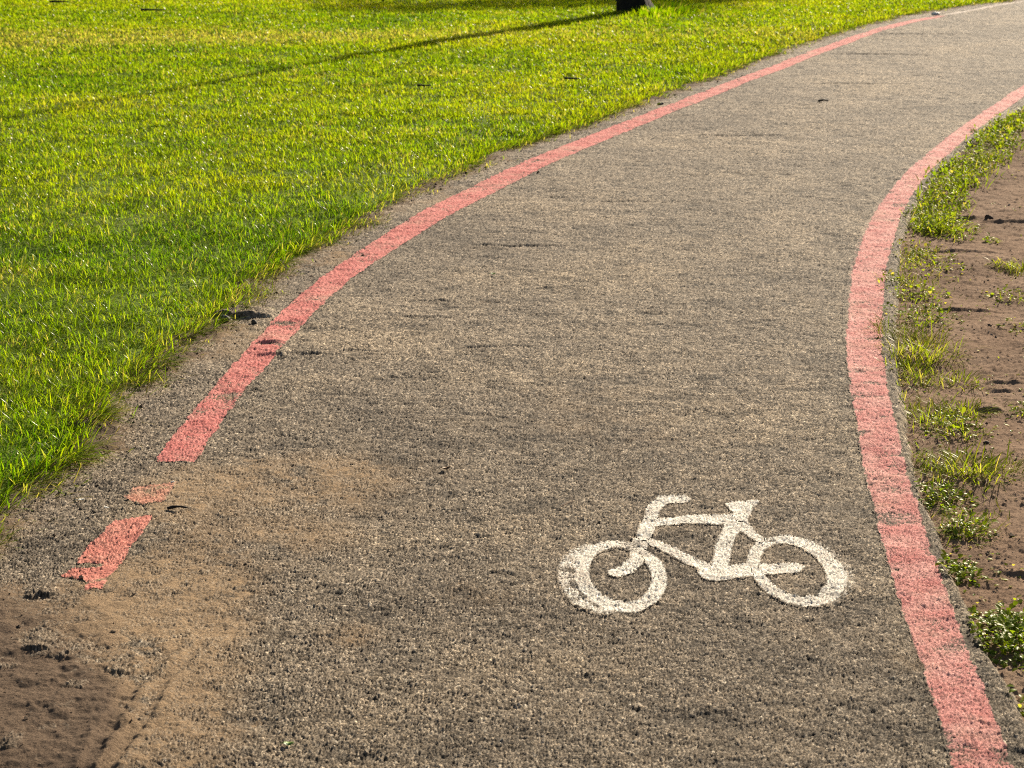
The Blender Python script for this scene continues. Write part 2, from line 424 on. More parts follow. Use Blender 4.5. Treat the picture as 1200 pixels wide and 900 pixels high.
def stripe_cov(x, y, n2):
    """coverage of every painted mark, by name"""
    n3 = fbm(x, y, .05, 400, 3, .6); lf = fbm(x, y, .5, 410, 3, .6)
    jag = .006 * n2 + .008 * n3
    soft = .006
    out = {}
    base = np.clip(.94 + .28 * lf + .35 * n3, .62, 1.2)
    dl = np.abs(LEFT.off(x, y)) - LEFT.width(y) / 2 + jag
    long_ = (1 - sm(dl, -soft, soft)) * base
    endl = sm(y + .02 * n3 + .15 * (x + .95), 5.885, 5.905)
    gapl = np.exp(-(((x + .93) / .06) ** 2 + ((y - 6.62) / .05) ** 2)) * .32
    out['left'] = np.clip(long_ - gapl, 0, 1.3) * endl * (1 - sm(y, 22.6, 23.6) * .999)
    out['grey'] = (1 - sm(dl + .01, -soft, soft)) * np.clip(.72 + .5 * lf, 0, 1) * sm(y, 23.0, 23.4)
    dr = np.abs(RIGHT.off(x, y) + .006 * fbm(y * 1., x * 0, .8, 430, 3)) - RIGHT.width(y) / 2 + jag
    # the right stripe has a thin overspray on its inner side
    ro = RIGHT.off(x, y)
    inner = (1 - sm(np.abs(ro + RIGHT.width(y) / 2) - .018, -.008, .012)) * .42 * sm(y, 6.5, 9) * (1 - sm(y, 9.5, 14))
    out['right'] = np.maximum((1 - sm(dr, -soft, soft)) * np.clip(base, .8, 1.2), inner)
    m = (y > 4.5) & (y < 6) & (x < -.8)
    D = [(-1.043, 5.332), (-.955, 5.391), (-.948, 5.36), (-.963, 5.093), (-.978, 4.805), (-1.012, 4.799), (-1.03, 4.87), (-1.09, 4.90), (-1.077, 4.955), (-1.075, 5.126)]
    dd = np.full(x.shape, 9, F); dd[m] = poly_sdf(x[m], y[m], D)
    sl = (1 - sm(np.abs(y - 4.985 - .10 * (x + 1.03)) - .012, -.005, .01)) * .9 * (1 - sm(x, -1.03, -.99))
    sl2 = (1 - sm(np.abs(y - 4.865 + .02 * np.sin(x * 60)) - .012, -.008, .012)) * .55
    out['dash'] = np.clip((1 - sm(dd + jag, -soft, soft)) * np.clip(1.0 + .3 * n3 - .35 * np.exp(-(((x + 1.03) / .06) ** 2 + ((y - 5.02) / .1) ** 2)), .45, 1.2) - sl - sl2, 0, 1.2)
    Pp = [(-1.045, 5.64), (-1.0, 5.66), (-.93, 5.68), (-.945, 5.506), (-1.0, 5.49), (-1.045, 5.53)]
    dp = np.full(x.shape, 9, F); dp[m] = poly_sdf(x[m], y[m], Pp)
    hole = np.exp(-(((x + .985) / .04) ** 2 + ((y - 5.62) / .06) ** 2)) * .32
    out['patch'] = np.clip((1 - sm(dp + 2.5 * jag, -.012, .012)) * (.88 + .5 * n3) - hole, 0, 1)
    # bicycle stencil
    b = (y > 4.5) & (y < 5.7) & (x > 0) & (x < 1)
    bx = x[b]; by = y[b] * KY; jb = (.004 * n2 + .003 * n3)[b]
    def full(d, soft=.008, k=1.):
        r = np.zeros(x.shape, F); r[b] = (1 - sm(d + jb, -soft, soft)) * k; return r
    def ring(cx, cy, rxo, ryo, rxi, ryi, cxi=None):
        cxi = cx if cxi is None else cxi
        qo = np.hypot((bx - cx) / rxo, (by - cy * KY) / (ryo * KY)); qi = np.hypot((bx - cxi) / rxi, (by - cy * KY) / (ryi * KY))
        return np.maximum((qo - 1) * (rxo + ryo * KY) / 2, (1 - qi) * (rxi + ryi * KY) / 2)
    wear = np.clip(.93 + .25 * lf + .25 * n3, .55, 1.1)
    fw = full(ring(.262, 4.910, .113, .270, .074, .198)) * wear
    gx = full(ring(.222, 4.890, .114, .272, .070, .205), .012, .62) * (x < .24) * np.clip(.95 + .4 * n3, .4, 1.1)
    out['front_wheel'] = np.maximum(fw, gx)
    rw = full(ring(.695, 4.950, .118, .264, .076, .198, .687)) * wear
    gr = full(ring(.712, 4.950, .124, .268, .082, .206, .70), .012, .42) * (x > .70)
    out['rear_wheel'] = np.maximum(rw, gr)
    o = full(seg_sdf(bx, by, st([(.463, 5.52), (.406, 5.511), (.377, 5.442), (.358, 5.316), (.335, 5.19)]), [.018, .020, .019, .020, .022])) * wear
    out['handlebar'] = o
    out['fork'] = full(seg_sdf(bx, by, st([(.327, 5.169), (.310, 5.023), (.282, 4.95), (.249, 4.912)]), [.023, .021, .019, .018])) * wear
    fr = np.minimum.reduce([seg_sdf(bx, by, st([(.36, 5.324), (.469, 5.335), (.57, 5.341)]), [.021, .023, .025]),
                            seg_sdf(bx, by, st([(.335, 5.19), (.408, 5.072), (.488, 4.94)]), [.018, .018, .020]),
                            seg_sdf(bx, by, st([(.576, 5.30), (.539, 5.144), (.51, 4.969)]), [.023, .021, .022]),
                            seg_sdf(bx, by, st([(.596, 5.303), (.615, 5.227), (.640, 5.15)]), [.019, .017, .016]),
                            seg_sdf(bx, by, st([(.488, 4.921), (.538, 4.931), (.60, 4.945)]), [.036, .033, .031]),
                            poly_sdf(bx, by, st([(.584, 5.0), (.700, 5.0), (.718, 4.982), (.721, 4.968), (.697, 4.928), (.588, 4.893)]))])
    out['frame'] = full(fr) * wear
    out['saddle'] = full(poly_sdf(bx, by, st([(.573, 5.475), (.590, 5.50), (.664, 5.514), (.640, 5.43), (.622, 5.37), (.612, 5.301), (.555, 5.301), (.590, 5.40)])) - .002) * wear
    return out

t0 = time.time()
X, Y = fan_grid(3.25, 27.5, 1.1e-3, -.31, .42, .00050)
ny, nx = X.shape
le = lawn_edge(X, Y); de = dirt_edge(X, Y)
pathm = (le > -.14) & (de < .012)
dirtm = (de > -.012)
# --- asphalt path
q = quads(face_all(pathm), nx); ids, qq = compact(q)
x = X.ravel()[ids]; y = Y.ravel()[ids]
z, idd, top, sand, soil, gap, pit, n1, n2 = path_fields(x, y)
# the asphalt breaks down towards its edges
z = z - .03 * sm(de.ravel()[ids], -.02, .012) - .03 * (1 - sm(le.ravel()[ids], -.14, -.02))
ones = np.ones_like(x)
m1 = np.stack([idd, top, pit, ones], 1); m2 = np.stack([np.clip(sand, 0, 1), np.clip(soil, 0, 1), gap, ones], 1)
tag(np_mesh('path', np.stack([x, y, z], 1), [qq], M_ASPH, {'m1': m1, 'm2': m2}), kind='structure')
covs = stripe_cov(x, y, n2)
# worn out of the voids between the stones, buried under sand and mud
thin = np.clip(.42 + .80 * sm(top, .05, .40), 0, 1) * (1 - .4 * pit)
bury_m = np.clip(gap * np.clip(soil * 1.3 - .2, 0, 1), 0, 1)
names = list(covs)
remap = np.full(nx * ny, -1); remap[ids] = np.arange(len(ids))
owner = np.stack([covs[n] for n in names]).argmax(0)
def paint(names_, mat, oname, parent=None, kthin=1., zoff=.0012):
    cv = np.maximum.reduce([covs[n] for n in names_])
    ow = np.isin(owner, [names.index(n) for n in names_])
    c = cv * (1 - kthin + kthin * thin) * (1 - .8 * bury_m)
    mk = (cv > .12) & ow
    f = qq[mk[qq].sum(1) >= 3]
    if len(f) == 0: return None
    i2, f2 = compact(f)
    Vv = np.stack([x[i2], y[i2], z[i2] + zoff], 1)
    loc = np.zeros(3)
    o = np_mesh(oname, Vv, [f2], mat, {'m1': m1[i2], 'm2': m2[i2], 'cov': c[i2]}, parent=parent)
    return o
tag(paint(['left'], M_RED, 'edge_line'), 'long worn red stripe between the lawn and the asphalt path, ending abruptly', 'painted line')
tag(paint(['right'], M_PINK, 'edge_line'), 'worn red stripe along the bare earth and grass tufts', 'painted line')
tag(paint(['dash'], M_DASH, 'edge_line', kthin=.35), 'short detached block of red paint, dusty and chipped at one end', 'painted line')
tag(paint(['patch'], M_SCRAP, 'edge_line', kthin=.4), 'faint sand covered scrap of pink paint between two red stripes', 'painted line')
tag(paint(['grey'], M_GREY, 'edge_line'), 'pale grey faded edge line where the path bends away far off', 'painted line')
bike = tag(empty('bicycle_symbol', (.45, 5.0, 0)), 'white stencilled bicycle painted on the asphalt', 'bicycle symbol')
for nm, keys in (('wheel', ['front_wheel']), ('wheel', ['rear_wheel']), ('frame', ['frame']), ('handlebar', ['handlebar']), ('fork', ['fork']), ('saddle', ['saddle'])):
    o = paint(keys, M_WHITE, nm, None, .80)
    o.parent = bike; o.matrix_parent_inverse.identity(); o.location = (-.45, -5.0, 0)
# --- bare earth
q = quads(face_all(dirtm), nx); ids, qq = compact(q)
x = X.ravel()[ids]; y = Y.ravel()[ids]
z, idd, patch = dirt_height(x, y)
tag(np_mesh('bare_earth', np.stack([x, y, z], 1), [qq], M_DIRT, {'m1': np.stack([patch, idd, patch, np.ones_like(x)], 1)}), kind='structure')
del covs, X, Y
# --- soil under the lawn
X, Y = fan_grid(3.2, 34, 8e-3, -.8, .5, .008)
n2x = X.shape[1]; le = lawn_edge(X, Y)
q = quads(face_any(le < -.02), n2x); ids, qq = compact(q); x = X.ravel()[ids]; y = Y.ravel()[ids]
zl = lawn_height(x, y) - .05 * sm(lawn_edge(x, y), -.12, .0)
tag(np_mesh('lawn_soil', np.stack([x, y, zl], 1), [qq], M_SOIL), kind='structure')
# --- everything outside the detailed area: coarser continuation of path and earth, and the far lawn
xs = np.arange(-4, 34, .08); ys = np.arange(-6, 43, .08)
X, Y = np.meshgrid(xs.astype(F), ys.astype(F))
inside = (Y > 3.4) & (Y < 27.2) & (X / np.maximum(Y, .1) > -.295) & (X / np.maximum(Y, .1) < .405)
le = LAWN.off(X, Y); de = EDGE.off(X, Y)
for nm, mk, mt, zz in (('path', (le > -.2) & (de < .02) & ~inside, M_ASPH, -.012), ('bare_earth', (de > -.1) & (de < 3.2), M_DIRT, -.030)):
    q = quads(face_all(mk), X.shape[1]); ids, qq = compact(q); x = X.ravel()[ids]; y = Y.ravel()[ids]
    h = zz + .010 * fbm(x, y, 1.3, 1, 3) + (0 if nm == 'path' else .016 * fbm(x, y, .6, 200, 4))
    if nm == 'bare_earth': h = h - .05 * ((y > 3.4) & (y < 27.2) & (x / np.maximum(y, .1) < .405))
    r1 = hsh(np.floor(x * 997), np.floor(y * 997), 5)
    m1 = np.stack([r1, .25 + .4 * r1, 0 * r1, 0 * r1 + 1], 1)
    tag(np_mesh(nm, np.stack([x, y, h], 1), [qq], mt, {'m1': m1, 'm2': np.zeros_like(m1)}), kind='structure')
gx = np.concatenate([-np.geomspace(400, 8, 16), np.linspace(-6, 6, 9), np.geomspace(8, 400, 16)]); X, Y = np.meshgrid(gx, gx + 14)
h = -.09 + 0 * X
q = quads(np.ones((len(gx) - 1, len(gx) - 1), bool), len(gx))
tag(np_mesh('ground', np.stack([X.ravel(), Y.ravel(), h.ravel()], 1), [q], M_FAR), kind='structure')
print('ground', round(time.time() - t0, 1))

# ------------------------------------------------------------------ blades
def blades(P, az, ln, wd, lean, curl, tint, dead, rows=3, twist=None):
    """curved tapering strips; lean = angle from the vertical at the root, curl = added bend to the tip"""
    n = len(P); ts = np.linspace(0, 1, rows)
    dx, dy = np.cos(az), np.sin(az)
    V = []; pos = P.astype(F).copy(); A = []
    prev = np.zeros(n)
    tw = az + PI / 2 if twist is None else az + PI / 2 + twist
    sx, sy = np.cos(tw), np.sin(tw)
    for k, t in enumerate(ts):
        if k:
            ang = lean + curl * (t - .5 * (ts[1])) ; dl = ln * ts[1]
            pos = pos + np.stack([np.sin(ang) * dx * dl, np.sin(ang) * dy * dl, np.cos(ang) * dl], 1)
        w = wd * (.62 + .5 * t if t < .5 else 1.74 * (1 - t) ** .8) * .5
        sd = np.stack([sx * w, sy * w, 0 * w], 1)
        c = np.stack([tint, dead, np.full(n, t), np.ones(n)], 1)
        if k < rows - 1: V += [pos - sd, pos + sd]; A += [c, c]
        else: V += [pos.copy()]; A += [c]
    nv = 2 * rows - 1
    V = np.stack(V, 1).reshape(-1, 3); A = np.stack(A, 1).reshape(-1, 4)
    b = np.arange(n) * nv
    Q = np.concatenate([np.stack([b + 2 * k, b + 2 * k + 1, b + 2 * k + 3, b + 2 * k + 2], 1) for k in range(rows - 2)])
    T = np.stack([b + nv - 3, b + nv - 2, b + nv - 1], 1)
    return V, [Q, T], A

def grass_samples(n, y0, y1, u0, u1, dens):
    """dens(x, y): blades per m2; sampling uniform in (log y, u)"""
    out = []
    L = math.log(y1 / y0); per = n
    ly = rng.random(per) * L; uu = u0 + rng.random(per) * (u1 - u0)
    yy = y0 * np.exp(ly); xx = uu * yy
    cell = yy * yy * L * (u1 - u0) / per           # area each sample stands for
    keep = rng.random(per) < dens(xx, yy) * cell
    return xx[keep], yy[keep]

def lawn_dens(x, y):
    le = lawn_edge(x.astype(F), y.astype(F))
    d = 14000 * (6 / np.clip(y, 5, 60)) ** .62
    cl = fbm(x.astype(F), y.astype(F), .16, 500, 3, .6)
    d = d * np.clip(1 + .9 * cl, .3, 2.)
    thin = sm(fbm(x.astype(F), y.astype(F), .9, 520, 3), .2, .6) * .35
    d = d * (1 - thin)
    d = d * (1 - sm(le, -.05, -.01)) * (1 - .45 * sm(le, -.14, -.03) * (1 - sm(y, 6.5, 9)))
    return d
xx, yy = grass_samples(4600000, 4.2, 27.5, -.32, .30, lawn_dens)
xf = xx.astype(F); yf = yy.astype(F)
n = len(xx); print('blades', n)
le = lawn_edge(xf, yf)
cl = fbm(xf, yf, .22, 540, 3, .6); big = fbm(xf, yf, 1.6, 550, 3); mid = fbm(xf, yf, .5, 560, 3)
near = 1 - sm(yf, 6, 11)
ln = (.030 + .020 * rng.random(n) + .026 * np.clip(cl, -.6, 1) + near * (-.002 + .016 * rng.random(n))) * (.75 + .6 * rng.random(n))
fr = np.exp(-np.clip(-le, 0, None) / .16); ln = ln * (1 + .45 * fr * (1 + cl))
ln = np.clip(ln, .016, .12)
wd = np.maximum(.0031, .00038 * yf) * (.65 + .75 * rng.random(n))
# lie of the grass follows a slow swirl, plus a lot of disorder
az = np.where(rng.random(n) < .65, 2 * PI * rng.random(n), 2 * PI * vn(xf / .12, yf / .12, 570) + rng.normal(0, .9, n))
lean = np.clip(.80 + .42 * rng.normal(0, 1, n) + .18 * cl, .05, 1.45); curl = .5 + .7 * rng.random(n)
edge = fr > .45
az = np.where(edge & (rng.random(n) < .6), rng.normal(-.35, .8, n), az)
# dull brownish band across the lawn far off, greener near the corner
band = np.exp(-((yf - 19.4 - .25 * (xf + 4)) / .7) ** 2) * sm(-xf, -.5, 2.5) + .5 * np.exp(-((yf - 20.3) / .6) ** 2)
hue = hsh(np.floor(xf / .035), np.floor(yf / .06), 91) - .5
tint = np.clip(.50 + .18 * rng.normal(0, 1, n) + .30 * hue + .28 * mid + .34 * big + .16 * sm(yf, 6, 16) - .16 * near, 0, 1)
straw = sm(fbm(xf, yf, .33, 590, 3, .6), .28, .6)
dead = np.where(rng.random(n) < .04 + .35 * straw + .62 * np.clip(band, 0, 1) + .06 * sm(mid, .1, .5), .5 + .5 * rng.random(n), rng.random(n) * .08)
soilz = lawn_height(xf, yf) - .05 * sm(le, -.12, 0) - .004
soilz = np.where(le > -.09, np.maximum(soilz, -.004), soilz)
V, Fs, A = blades(np.stack([xx, yy, soilz], 1), az, ln, wd, lean, curl, tint, dead)
parts = [(V, Fs, A)]
# fringe of longer blades hanging over the asphalt
nf = 15000
yy = np.concatenate([3.6 * np.exp(rng.random(nf) * math.log(9.5 / 3.6)), 9 * np.exp(rng.random(nf) * math.log(26 / 9))]); nf = len(yy)
cl = fbm(yy.astype(F), 0 * yy.astype(F), .28, 580, 3, .6)
xx = LAWN.at(yy) - .085 * fbm(yy.astype(F) * 1., 0 * yy.astype(F) + 3., .5, 31, 5, .65) - np.abs(rng.normal(0, .05, nf)) * np.sqrt(1 + np.interp(yy, LAWN.y, LAWN.g) ** 2) + .012
k = rng.random(nf) < np.clip(.40 + 1.4 * cl, .04, 1) * np.where(yy > 8, .8, .42)
xx, yy, cl = xx[k], yy[k], cl[k]; nf = len(xx)
nearf = 1 - sm(yy, 6.5, 11)
V, Fs, A = blades(np.stack([xx, yy, np.full(nf, -.004)], 1), rng.normal(-.30, .65, nf), (.045 + .05 * nearf + .02 * rng.random(nf)) * (1 + .6 * np.clip(cl, -.3, 1)) * (.6 + .7 * rng.random(nf)),
                  np.maximum(.0046, .0004 * yy) * (.8 + .5 * rng.random(nf)), np.clip(rng.normal(.9, .32, nf), .1, 1.4), .4 + .6 * rng.random(nf),
                  np.clip(rng.normal(.45, .2, nf) + .12 * sm(yy, 6, 14), 0, 1), np.where(rng.random(nf) < .22, .4 + .6 * rng.random(nf), .03), rows=4)
parts.append((V, Fs, A))
# dead thatch and runners lying along the ragged border
nt_ = 16000
yy = 3.8 * np.exp(rng.random(nt_) * math.log(26 / 3.8)); zf = 0 * yy.astype(F)
cl = fbm(yy.astype(F), zf + 9, .16, 585, 3, .6)
off_ = rng.normal(.0, .05, nt_) + .10 * np.clip(cl, 0, 1) * rng.random(nt_)
xx = LAWN.at(yy) - .085 * fbm(yy.astype(F) * 1., zf + 3., .5, 31, 5, .65) + off_ * np.sqrt(1 + np.interp(yy, LAWN.y, LAWN.g) ** 2)
k = rng.random(nt_) < np.clip(.35 + 1.2 * cl, .03, 1); xx, yy = xx[k], yy[k]; nt_ = len(xx)
live = rng.random(nt_) < .45
V, Fs, A = blades(np.stack([xx, yy, path_fields(xx.astype(F), yy.astype(F))[0] + .001], 1), rng.normal(-.2, 1.1, nt_), (.025 + .05 * rng.random(nt_)) * np.where(yy < 10, 1.1, .8), np.maximum(.0034, .0004 * yy) * (.7 + .6 * rng.random(nt_)),
                  np.clip(rng.normal(1.15, .25, nt_), .3, 1.5), .3 * rng.random(nt_), np.clip(rng.normal(.5, .2, nt_), 0, 1), np.where(live, .05, .5 + .5 * rng.random(nt_)), rows=4)
parts.append((V, Fs, A))
# sparse coarse grass beyond the edges of the detailed lawn
def dens_far(x, y):
    u = x / y
    out = (u < -.31) | (y > 27.2) | (y < 4.3)
    return out * 1500. * (lawn_edge(x.astype(F), y.astype(F)) < -.06) * (y < 40)
xx, yy = grass_samples(900000, 2.2, 40, -.75, .75, dens_far); n = len(xx)
V, Fs, A = blades(np.stack([xx, yy, np.full(n, -.0)], 1), rng.random(n) * 2 * PI, .05 + .05 * rng.random(n), .012 + .008 * rng.random(n), rng.random(n) * 1., .5 + .5 * rng.random(n),
                  np.clip(rng.normal(.55, .2, n), 0, 1), (rng.random(n) < .06) * .7)
parts.append((V, Fs, A))
def merge(parts):
    Vs, As, Ft = [], [], {}
    o = 0
    for V, Fs, A in parts:
        for f in Fs: Ft.setdefault(f.shape[1], []).append(f + o)
        Vs.append(V); As.append(A); o += len(V)
    return np.concatenate(Vs), [np.concatenate(v) for v in Ft.values()], np.concatenate(As)
V, Fs, A = merge(parts)
tag(np_mesh('grass', V, Fs, M_GRASS, {'tint': A}), 'short bright green lawn grass beside the path', kind='stuff')
print('grass', round(time.time() - t0, 1))

# ------------------------------------------------------------------ leaves (flat weeds) and grass tufts on the earth
def leaves(P, az, ln, wd, pitch, tint, dead):
    """folded oval leaves of six faces"""
    n = len(P); prof = [(0, .15), (.3, .9), (.65, 1.), (1., .05)]
    dx, dy = np.cos(az), np.sin(az); V = []; A = []
    for t, w in prof:
        d = ln * t; zz = np.sin(pitch) * d - .35 * ln * t * t * np.abs(np.sin(az * 3))
        c = P + np.stack([dx * np.cos(pitch) * d, dy * np.cos(pitch) * d, zz], 1)
        ww = wd * w * .5
        sd = np.stack([-dy * ww, dx * ww, .35 * ww], 1); sd2 = np.stack([dy * ww, -dx * ww, .35 * ww], 1)
        V += [c + sd, c, c + sd2]; a = np.stack([tint, dead, np.full(n, .5 + t / 2), np.ones(n)], 1); A += [a, a, a]
    V = np.stack(V, 1).reshape(-1, 3); A = np.stack(A, 1).reshape(-1, 4); b = np.arange(n) * 12
    Q = np.concatenate([np.stack([b + 3 * k + s, b + 3 * k + s + 1, b + 3 * k + s + 4, b + 3 * k + s + 3], 1) for k in range(3) for s in (0, 1)])
    return V, [Q], A

def zs_at(xx, yy):
    xf = xx.astype(F); yf = yy.astype(F)
    return np.where(dirt_edge(xf, yf) > 0, dirt_height(xf, yf)[0], path_fields(xf, yf)[0])

def tuft(label, x, y, rx, ry, h, n, kind, tint=.5, dead=.08, dry=0, drift=0.):
    P = np.stack([rng.normal(0, .5, n) * rx, rng.normal(0, .5, n) * ry], 1)
    r = np.hypot(P[:, 0] / rx, P[:, 1] / ry); P = P * np.minimum(1, 1.05 / np.maximum(r, .01))[:, None] ** .8
    zz = zs_at(x + P[:, 0], y + P[:, 1]); z0 = ground_z(x, y)
    B = np.stack([P[:, 0], P[:, 1], zz - z0 - .003], 1)
    az = np.arctan2(P[:, 1], P[:, 0]) + rng.normal(0, .8, n)
    parts = []
    t_ = np.clip(rng.normal(tint, .2, n), 0, 1); d_ = np.where(rng.random(n) < dead, .5 + .5 * rng.random(n), .05)
    if kind in ('blade', 'mixed'):
        k = n if kind == 'blade' else n // 2
        clump = vn(P[:k, 0] * 25 + x * 31, P[:k, 1] * 25 + y * 17, 77)
        parts.append(blades(B[:k], az[:k] + drift, h * (.45 + .9 * rng.random(k)) * (.5 + clump), np.full(k, max(.0038, .0005 * y)) * (.7 + .6 * rng.random(k)),
                            np.clip(rng.normal(.75, .3, k) + .2 * np.clip(r[:k], 0, 1.5), .1, 1.35), .3 + .7 * rng.random(k), t_[:k], d_[:k], rows=4))
    if kind in ('leaf', 'mixed'):
        s = slice(0, n) if kind == 'leaf' else slice(n // 2, n); k = len(az[s])
        b = B[s].copy(); b[:, 2] += h * rng.random(k) * np.clip(1.1 - .5 * r[s], .1, 1)
        parts.append(leaves(b, az[s], (.011 + .012 * rng.random(k)) * max(1., y / 8), (.008 + .007 * rng.random(k)) * max(1., y / 8), rng.normal(.35, .35, k), t_[s], d_[s]))
    if dry:
        parts.append(blades(np.stack([rng.normal(0, .3, dry) * rx, rng.normal(0, .3, dry) * ry, np.zeros(dry)], 1), rng.normal(2.6, .6, dry), h * (1.6 + 1.2 * rng.random(dry)), np.full(dry, .0035),
                            rng.normal(.9, .2, dry), .4 + .4 * rng.random(dry), np.full(dry, .5), np.ones(dry), rows=4))
    V, Fs, A = merge(parts)
    o = np_mesh('grass_tuft' if kind != 'leaf' else 'weed_clump', V, Fs, M_TUFT if kind == 'blade' else M_WEED, {'tint': A})
    o.location = (x, y, z0)
    return tag(o, label, 'grass tuft' if kind != 'leaf' else 'weed', 'tufts along the bare earth')
tuft('dense rounded weed clump where the green strip meets the bend of the red stripe', 2.03, 9.97, .13, .38, .075, 900, 'mixed', .62)
tuft('thin yellowish mat of grass between the grey kerb edge and brown earth', 1.80, 9.10, .12, .38, .03, 420, 'mixed', .75, .2)
tuft('low sparse weeds close to the grey asphalt edge, above the dry stemmed tuft', 1.62, 8.45, .12, .28, .035, 380, 'mixed', .6, .15)
tuft('dark flat grass patch behind the tuft with dry stems', 1.56, 7.92, .13, .18, .05, 330, 'mixed', .4, .15)
tuft('large shaggy grass tuft with long pale dry stems at the stripe', 1.45, 7.42, .12, .34, .085, 620, 'blade', .6, .12, dry=6, drift=.1)
tuft('low tuft touching the red stripe, below the shaggy tuft with dry stems', 1.36, 7.08, .08, .16, .06, 260, 'blade', .45, .08)
tuft('small tuft whose blades point right onto the brown earth', 1.50, 6.93, .08, .08, .055, 90, 'blade', .6, .05, drift=0.)
tuft('left of two side by side tufts in front of a dark crack in the earth', 1.34, 6.47, .10, .13, .06, 300, 'blade', .55)
tuft('slender sprouting tuft casting a dark shadow on open earth', 1.45, 6.56, .07, .07, .055, 120, 'blade', .6)
tuft('fine wispy tuft with thin upright seed stems', 1.36, 6.30, .09, .12, .06, 220, 'mixed', .6, .1, dry=3)
tuft('wide spreading tuft of bright long blades above the small clover', 1.31, 5.86, .13, .13, .075, 460, 'blade', .6, .08, dry=1)
tuft('small dark clover clump below the wide spreading tuft', 1.185, 5.60, .07, .12, .03, 190, 'leaf', .4)
tuft('bushy little tuft with a dark shadow beside cracked mud', 1.185, 5.31, .065, .065, .055, 220, 'mixed', .5)
tuft('tiny broadleaf rosette between the stripe and the mud slab', 1.105, 4.96, .05, .075, .025, 120, 'leaf', .5)
tuft('dense glossy green weed clump at the right frame edge by the mud', 1.135, 4.52, .085, .17, .045, 620, 'leaf', .48, .02)
tuft('few stray leaves lowest on the right, at the asphalt edge', 1.065, 4.13, .03, .05, .02, 40, 'leaf', .5)
tuft('mossy tuft out on the bare earth, the farthest from the stripe', 2.13, 8.86, .12, .18, .055, 260, 'blade', .65, .15, dry=2, drift=2.6)
tuft('small yellow tuft at the frame edge below the mossy tuft', 1.98, 8.33, .10, .12, .04, 130, 'mixed', .7, .15)
tuft('sparse sprig at the frame edge above a pair of dark cracks', 1.90, 7.76, .07, .12, .035, 80, 'mixed', .6, .1)
tuft('single tiny bright sprout alone on the brown earth', 2.17, 9.55, .03, .05, .035, 35, 'leaf', .5, 0)
tuft('small tuft at the frame edge below a pair of dark cracks', 1.63, 6.54, .04, .07, .04, 70, 'mixed', .6)
# scattered little leaves on the earth: uncountable
nn = 1500
yy = 4.2 * np.exp(rng.random(nn) * math.log(15 / 4.2)); xx = EDGE.at(yy) + np.abs(rng.normal(0, .25, nn)) * (yy / 6)
keep = fbm(xx.astype(F), yy.astype(F), .3, 640, 3) > .05; xx, yy = xx[keep], yy[keep]; nn = len(xx)
bl = leaves(np.stack([xx, yy, zs_at(xx, yy) + .002], 1), rng.random(nn) * 6.28, .009 + .010 * rng.random(nn), .006 + .006 * rng.random(nn), rng.normal(.4, .3, nn), rng.random(nn), (rng.random(nn) < .25) * .8)
# strip of low broadleaf ground cover along the bend
ns = 9000
yy = 9.7 + rng.random(ns) ** .9 * 14; base = EDGE.at(yy)
slope = np.sqrt(1 + np.interp(yy, EDGE.y, EDGE.g) ** 2)
width = .20 + .05 * sm(yy, 10, 12) + .08 * fbm(yy.astype(F), 0 * yy.astype(F), .7, 600, 3)
uu = rng.random(ns); xx = base + (.00 + uu * width * 1.1) * slope
cl = fbm(xx.astype(F), yy.astype(F), .2, 610, 3, .6); k = rng.random(ns) < np.clip(.85 + 1.2 * cl - .5 * uu ** 3, .05, 1)
xx, yy, cl = xx[k], yy[k], cl[k]; ns = len(xx); zz = zs_at(xx, yy) + (.05 + .05 * cl) * rng.random(ns)
sz = 1 + .4 * sm(yy, 10, 15)
s1 = leaves(np.stack([xx, yy, zz], 1), rng.random(ns) * 6.28, (.014 + .016 * rng.random(ns)) * sz, (.010 + .009 * rng.random(ns)) * sz, rng.normal(.35, .4, ns), np.clip(rng.normal(.6, .22, ns), 0, 1), (rng.random(ns) < .06) * .8)
j = rng.integers(0, ns, 4500)
s2 = blades(np.stack([xx[j] + rng.normal(0, .03, 4500), yy[j] + rng.normal(0, .05, 4500), zs_at(xx[j], yy[j])], 1), rng.random(4500) * 6.28, .05 + .05 * rng.random(4500), .006 + .003 * rng.random(4500), .3 + .7 * rng.random(4500), .4 + .5 * rng.random(4500),
            np.clip(rng.normal(.6, .2, 4500), 0, 1), (rng.random(4500) < .12) * .9, rows=4)
# thin creeping grass between the tufts
nb_ = 5200
yy = 4.3 * np.exp(rng.random(nb_) * math.log(10.2 / 4.3)); zf = 0 * yy.astype(F)
cl = fbm(yy.astype(F), zf + 4, .22, 660, 3, .6)
k = rng.random(nb_) < np.clip(.30 + 1.5 * cl, .02, 1) * sm(yy, 4.6, 6.2); yy, cl = yy[k], cl[k]; nb_ = len(yy)
xx = EDGE.at(yy) + np.abs(rng.normal(.0, .085, nb_)) * (1 + np.clip(cl, 0, 1))
s3 = blades(np.stack([xx, yy, zs_at(xx, yy)], 1), rng.normal(.2, 1.5, nb_), .018 + .035 * rng.random(nb_), np.maximum(.0032, .00042 * yy) * (.7 + .6 * rng.random(nb_)), np.clip(rng.normal(1., .3, nb_), .2, 1.45), .4 * rng.random(nb_),
            np.clip(rng.normal(.6, .2, nb_), 0, 1), np.where(rng.random(nb_) < .25, .8, .05), rows=4)
V, Fs, A = merge([s1, s2, s3, bl])
tag(np_mesh('ground_cover', V, Fs, M_WEED, {'tint': A}), 'low creeping weeds along the bare earth and the bend of the path', kind='stuff')

